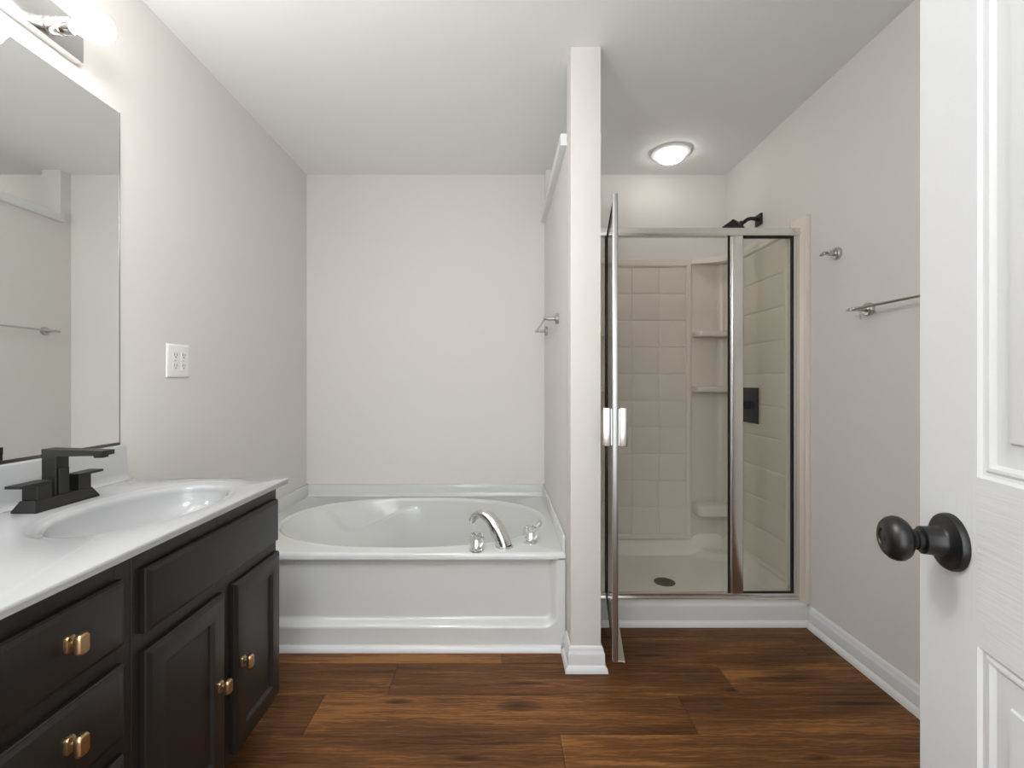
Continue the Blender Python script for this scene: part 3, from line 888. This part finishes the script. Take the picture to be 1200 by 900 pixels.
# side sheets and their tile panels
RXs = SX1 - 0.016
bm = new(); box(bm, RXs, SX1, SYF + 0.003, YB - 0.001, cz + 0.003, SZ1, 0.002); box(bm, RXs - 0.010, RXs, 2.30, BYs - 0.012, SZ1 - 0.034, SZ1, 0.004, 3)
obj('side_sheet', bm, M['surround'], su)
MR_ = Matrix(((0, 0, -1, RXs), (1, 0, 0, 0), (0, 1, 0, 0), (0, 0, 0, 1)))
obj('tile_panel', tile_panel(MR_, 2.305, 2.830, TP0 - 0.026, TP1 + 0.022, 1, 10, 0.026, M['surround']), M['surround'], su, 30)
LXs = SX0 + 0.016
bm = new(); box(bm, SX0, LXs, FY1 + 0.006, YB - 0.001, cz + 0.003, SZ1, 0.002); box(bm, LXs, LXs + 0.010, 2.30, BYs - 0.012, SZ1 - 0.034, SZ1, 0.004, 3)
obj('side_sheet', bm, M['surround'], su)
ML_ = Matrix(((0, 0, 1, LXs), (1, 0, 0, 0), (0, 1, 0, 0), (0, 0, 0, 1)))
obj('tile_panel', tile_panel(ML_, 2.305, 2.830, TP0 - 0.026, TP1 + 0.022, 1, 10, 0.026, M['surround']), M['surround'], su, 30)
# front flange of the right sheet, seen edge-on beside the frame
bm = new(); box(bm, SX1 - 0.020, SX1, SYF - 0.016, SYF + 0.0025, cz + 0.004, SZ1, 0.003)
obj('edge_flange', bm, M['surround'], su)
# coved corners
for s, xc in ((1, RXs), (-1, LXs)):
    bm = new(); rad = 0.055
    poly = [(xc, BYs), (xc - s * rad, BYs)] + [(xc - s * rad + s * rad * math.sin(a), BYs - rad + rad * math.cos(a)) for a in [PI / 2 * k / 8 for k in range(9)]] 
    poly = [(xc + s * 0.0, BYs)] + [(xc - s * rad + s * rad * math.sin(PI / 2 * k / 8), BYs - rad + rad * math.cos(PI / 2 * k / 8)) for k in range(9)]
    prism(bm, poly, SZ0 + 0.001, SZ1 - 0.036)
    obj('corner_cove', bm, M['surround'], su)
    def shelf(z0, z1, wd, dp, r=0.05, bev=0.006):
        bm = new(); x_in = xc - s * wd; yb = BYs + 0.0005
        poly = [(xc - s * 0.0005, yb), (x_in, yb)]
        for k in range(9):
            a = PI / 2 * k / 8
            poly.append((x_in + s * r * (1 - math.cos(a)), yb - dp * 0.72 + r - r - 0.0 - (r * 0.6) * math.sin(a)))
        poly += [(xc - s * 0.05, yb - dp), (xc - s * 0.0005, yb - dp - 0.02)]
        prism(bm, poly, z0, z1, bev, 3)
        return obj('shelf', bm, M['surround'], su, 40)
    shelf(1.405, 1.440, 0.205, 0.085)
    shelf(1.063, 1.098, 0.205, 0.085)
    shelf(0.300, 0.375, 0.205, 0.10, 0.06, 0.018)
    bm = new()
    poly = [(xc - s * 0.0005, BYs - 0.011), (xc - s * 0.212, BYs - 0.011), (xc - s * 0.205, BYs - 0.022), (xc - s * 0.15, BYs - 0.040), (xc - s * 0.08, BYs - 0.062), (xc - s * 0.03, BYs - 0.105), (xc - s * 0.0005, BYs - 0.14)]
    prism(bm, poly, 1.862, SZ1 - 0.001, 0.008, 3)
    obj('top_ledge', bm, M['surround'], su, 40)

# ------------------------------------------------------------------ shower enclosure (frame, fixed pane, door)
se = thing('shower_enclosure', (0.9, 2.245, cz), 'nickel framed glass shower enclosure with its door swung open', 'shower enclosure')
JX0, JX1 = PX1 + 0.002, RXs - 0.0005
bm = new(); box(bm, JX0, JX1, FY0 - 0.004, FY1 + 0.004, 1.816, 1.852, 0.002); box(bm, JX0, JX1, FY0 - 0.009, FY0 - 0.004, 1.822, 1.834, 0.002)
obj('header', bm, M['frame'], se)
bm = new(); box(bm, JX0, JX1, FY0 - 0.004, FY1 + 0.004, cz + 0.003, cz + 0.014, 0.002); box(bm, JX0, JX1, FY0 + 0.006, FY1 - 0.004, cz + 0.014, cz + 0.030, 0.002)
obj('bottom_track', bm, M['frame'], se)
jz0, jz1 = cz + 0.0305, 1.8155
bm = new(); box(bm, JX1 - 0.0285, JX1, FY0, FY1, jz0, jz1, 0.002); obj('jamb', bm, M['frame'], se)
bm = new(); box(bm, JX0, JX0 + 0.022, FY0, FY1, jz0, jz1, 0.002); obj('jamb', bm, M['frame'], se)
bm = new(); box(bm, JX0 + 0.0225, 0.489, 2.242, 2.247, jz0, jz1); obj('side_pane', bm, M['glass'], se, 0)
bm = new(); box(bm, 0.4895, 0.4935, FY0 + 0.006, FY0 + 0.024, jz0, jz1); obj('hinge_seal', bm, M['gasket'], se)
bm = new(); box(bm, 1.086, 1.135, FY0 - 0.002, FY1 + 0.002, jz0, jz1, 0.003); box(bm, 1.078, 1.086, FY0 + 0.006, FY0 + 0.014, jz0, jz1, 0.001, 1); obj('center_post', bm, M['frame'], se)
bm = new(); box(bm, 1.070, 1.0775, FY0 + 0.008, FY0 + 0.016, jz0, jz1); box(bm, 1.0785, 1.0855, FY0 + 0.0145, FY0 + 0.018, jz0, jz1); obj('door_seal', bm, M['gasket'], se)
gx0, gx1 = 1.1355, JX1 - 0.029
bm = new(); box(bm, gx0, gx1, 2.242, 2.247, jz0, jz1); obj('fixed_pane', bm, M['glass'], se, 0)
bm = new(); gk = 0.008
box(bm, gx1 - gk, gx1, FY0 + 0.004, 2.2415, jz0, jz1); box(bm, gx0, gx1 - gk, FY0 + 0.004, 2.2415, jz1 - gk * 1.3, jz1); box(bm, gx0, gx1 - gk, FY0 + 0.004, 2.2415, jz0, jz0 + gk)
box(bm, gx0, gx0 + 0.003, FY0 + 0.004, 2.2415, jz0 + gk, jz1 - gk)
obj('gasket', bm, M['gasket'], se)
# the open door: hinge at (0.50, 2.235), free edge at (0.407, 1.708)
hg = Vector((0.496, 2.226, 0)); fe = Vector((0.409, 1.705, 0)); dd = (fe - hg); DLn = dd.length; dd = dd.normalized(); dn = Vector((dd.y, -dd.x, 0))
if dn.x > 0: dn = -dn           # w > 0 faces the partition (the outer face)
MO = Matrix(((dd.x, 0, dn.x, hg.x), (dd.y, 0, dn.y, hg.y), (0, 1, 0, 0), (0, 0, 0, 1)))
def obox(bm, u0, u1, v0, v1, w0, w1, bev=0.0, seg=2):
    b2 = bmesh.new(); box(b2, u0, u1, v0, v1, w0, w1, bev, seg)
    me_ = bpy.data.meshes.new('tmp'); b2.to_mesh(me_); b2.free()
    me_.transform(MO); bm.from_mesh(me_); bpy.data.meshes.remove(me_)
    return bm
dz0, dz1 = 0.118, 1.808
bm = new(); obox(bm, DLn - 0.022, DLn, dz0, dz1, -0.010, 0.010, 0.003)
sd = obj('door', bm, M['stile'], se)
bm = new(); obox(bm, 0.0062, DLn - 0.0222, dz0 + 0.0082, dz1 - 0.0082, -0.002, 0.003); obj('door_pane', bm, M['glass'], sd, 0)
bm = new()
obox(bm, 0.0, 0.006, dz0, dz1, -0.003, 0.004); obox(bm, 0.006, DLn - 0.0222, dz1 - 0.008, dz1, -0.005, 0.006)
obox(bm, 0.006, DLn - 0.0222, dz0, dz0 + 0.008, -0.005, 0.006)
obj('door_gasket', bm, M['gasket'], sd)
bm = new()
obox(bm, 0.02, DLn - 0.004, dz0 + 0.000, dz0 + 0.004, -0.034, -0.0102, 0.001, 1); obox(bm, 0.02, DLn - 0.004, dz0 - 0.010, dz0 + 0.000, -0.034, -0.031, 0.001, 1)
obj('drip_rail', bm, M['frame'], sd)
for s in (1, -1):
    bm = new(); w = sorted((s * 0.0105, s * 0.016)); obox(bm, DLn - 0.021, DLn - 0.003, 0.898, 1.032, *w, 0.001, 1)
    w = sorted((s * 0.016, s * 0.043)); obox(bm, DLn - 0.026, DLn - 0.001, 0.896, 1.034, *w, 0.002)
    obj('handle', bm, M['handle'], sd)

# ------------------------------------------------------------------ shower head and valve
hx = XR; hy2, hz2 = 2.606, 2.018
shh = thing('overhead_shower', (hx, hy2, hz2), 'matte black square shower head on a curved arm over the shower frame', 'shower head')
bm = new(); box(bm, hx - 0.012, hx - 0.0005, hy2 - 0.031, hy2 + 0.031, hz2 - 0.031, hz2 + 0.031, 0.004); obj('wall_flange', bm, M['black'], shh)
bm = new()
tube(bm, smoothcurve([(hx - 0.012, hy2, hz2 + 0.002), (hx - 0.040, hy2, hz2 + 0.008), (hx - 0.066, hy2, hz2 + 0.004), (hx - 0.088, hy2, hz2 - 0.012), (hx - 0.100, hy2, hz2 - 0.020)], 6), 0.0105, 18)
obj('arm', bm, M['black'], shh, 60)
bm = new()
ax = Vector((-0.66, -0.02, -0.75)).normalized(); c0 = Vector((hx - 0.100, hy2, hz2 - 0.016))
up = Vector((0, 1, 0)); e1 = (up - ax * up.dot(ax)).normalized(); e2 = ax.cross(e1)
def sq(t, h): return [c0 + ax * t + e1 * (sx * h) + e2 * (sy * h) for sx, sy in ((1, 1), (-1, 1), (-1, -1), (1, -1))]
lathe(bm, c0, ax, [(-0.006, 0.009), (-0.002, 0.0145), (0.010, 0.0145), (0.014, 0.012)], 20)
loft(bm, [sq(0.010, 0.012), sq(0.014, 0.016), sq(0.048, 0.056), sq(0.051, 0.058), sq(0.059, 0.058), sq(0.061, 0.056)])
obj('spray_head', bm, M['black'], shh, 25)
vy, vz = 2.650, 0.997
px_ = RXs - 0.0133
va = thing('shower_valve', (px_, vy, vz), 'matte black square shower valve plate with lever seen through the fixed glass', 'shower valve')
bm = new(); box(bm, px_ - 0.008, px_ - 0.0005, vy - 0.090, vy + 0.090, vz - 0.098, vz + 0.098, 0.004); obj('plate', bm, M['black'], va)
bm = new(); box(bm, px_ - 0.040, px_ - 0.0082, vy - 0.022, vy + 0.022, vz - 0.022, vz + 0.022, 0.003); obj('hub', bm, M['black'], va)
bm = new(); box(bm, px_ - 0.058, px_ - 0.0402, vy - 0.020, vy + 0.070, vz - 0.018, vz + 0.018, 0.003); obj('lever', bm, M['black'], va)
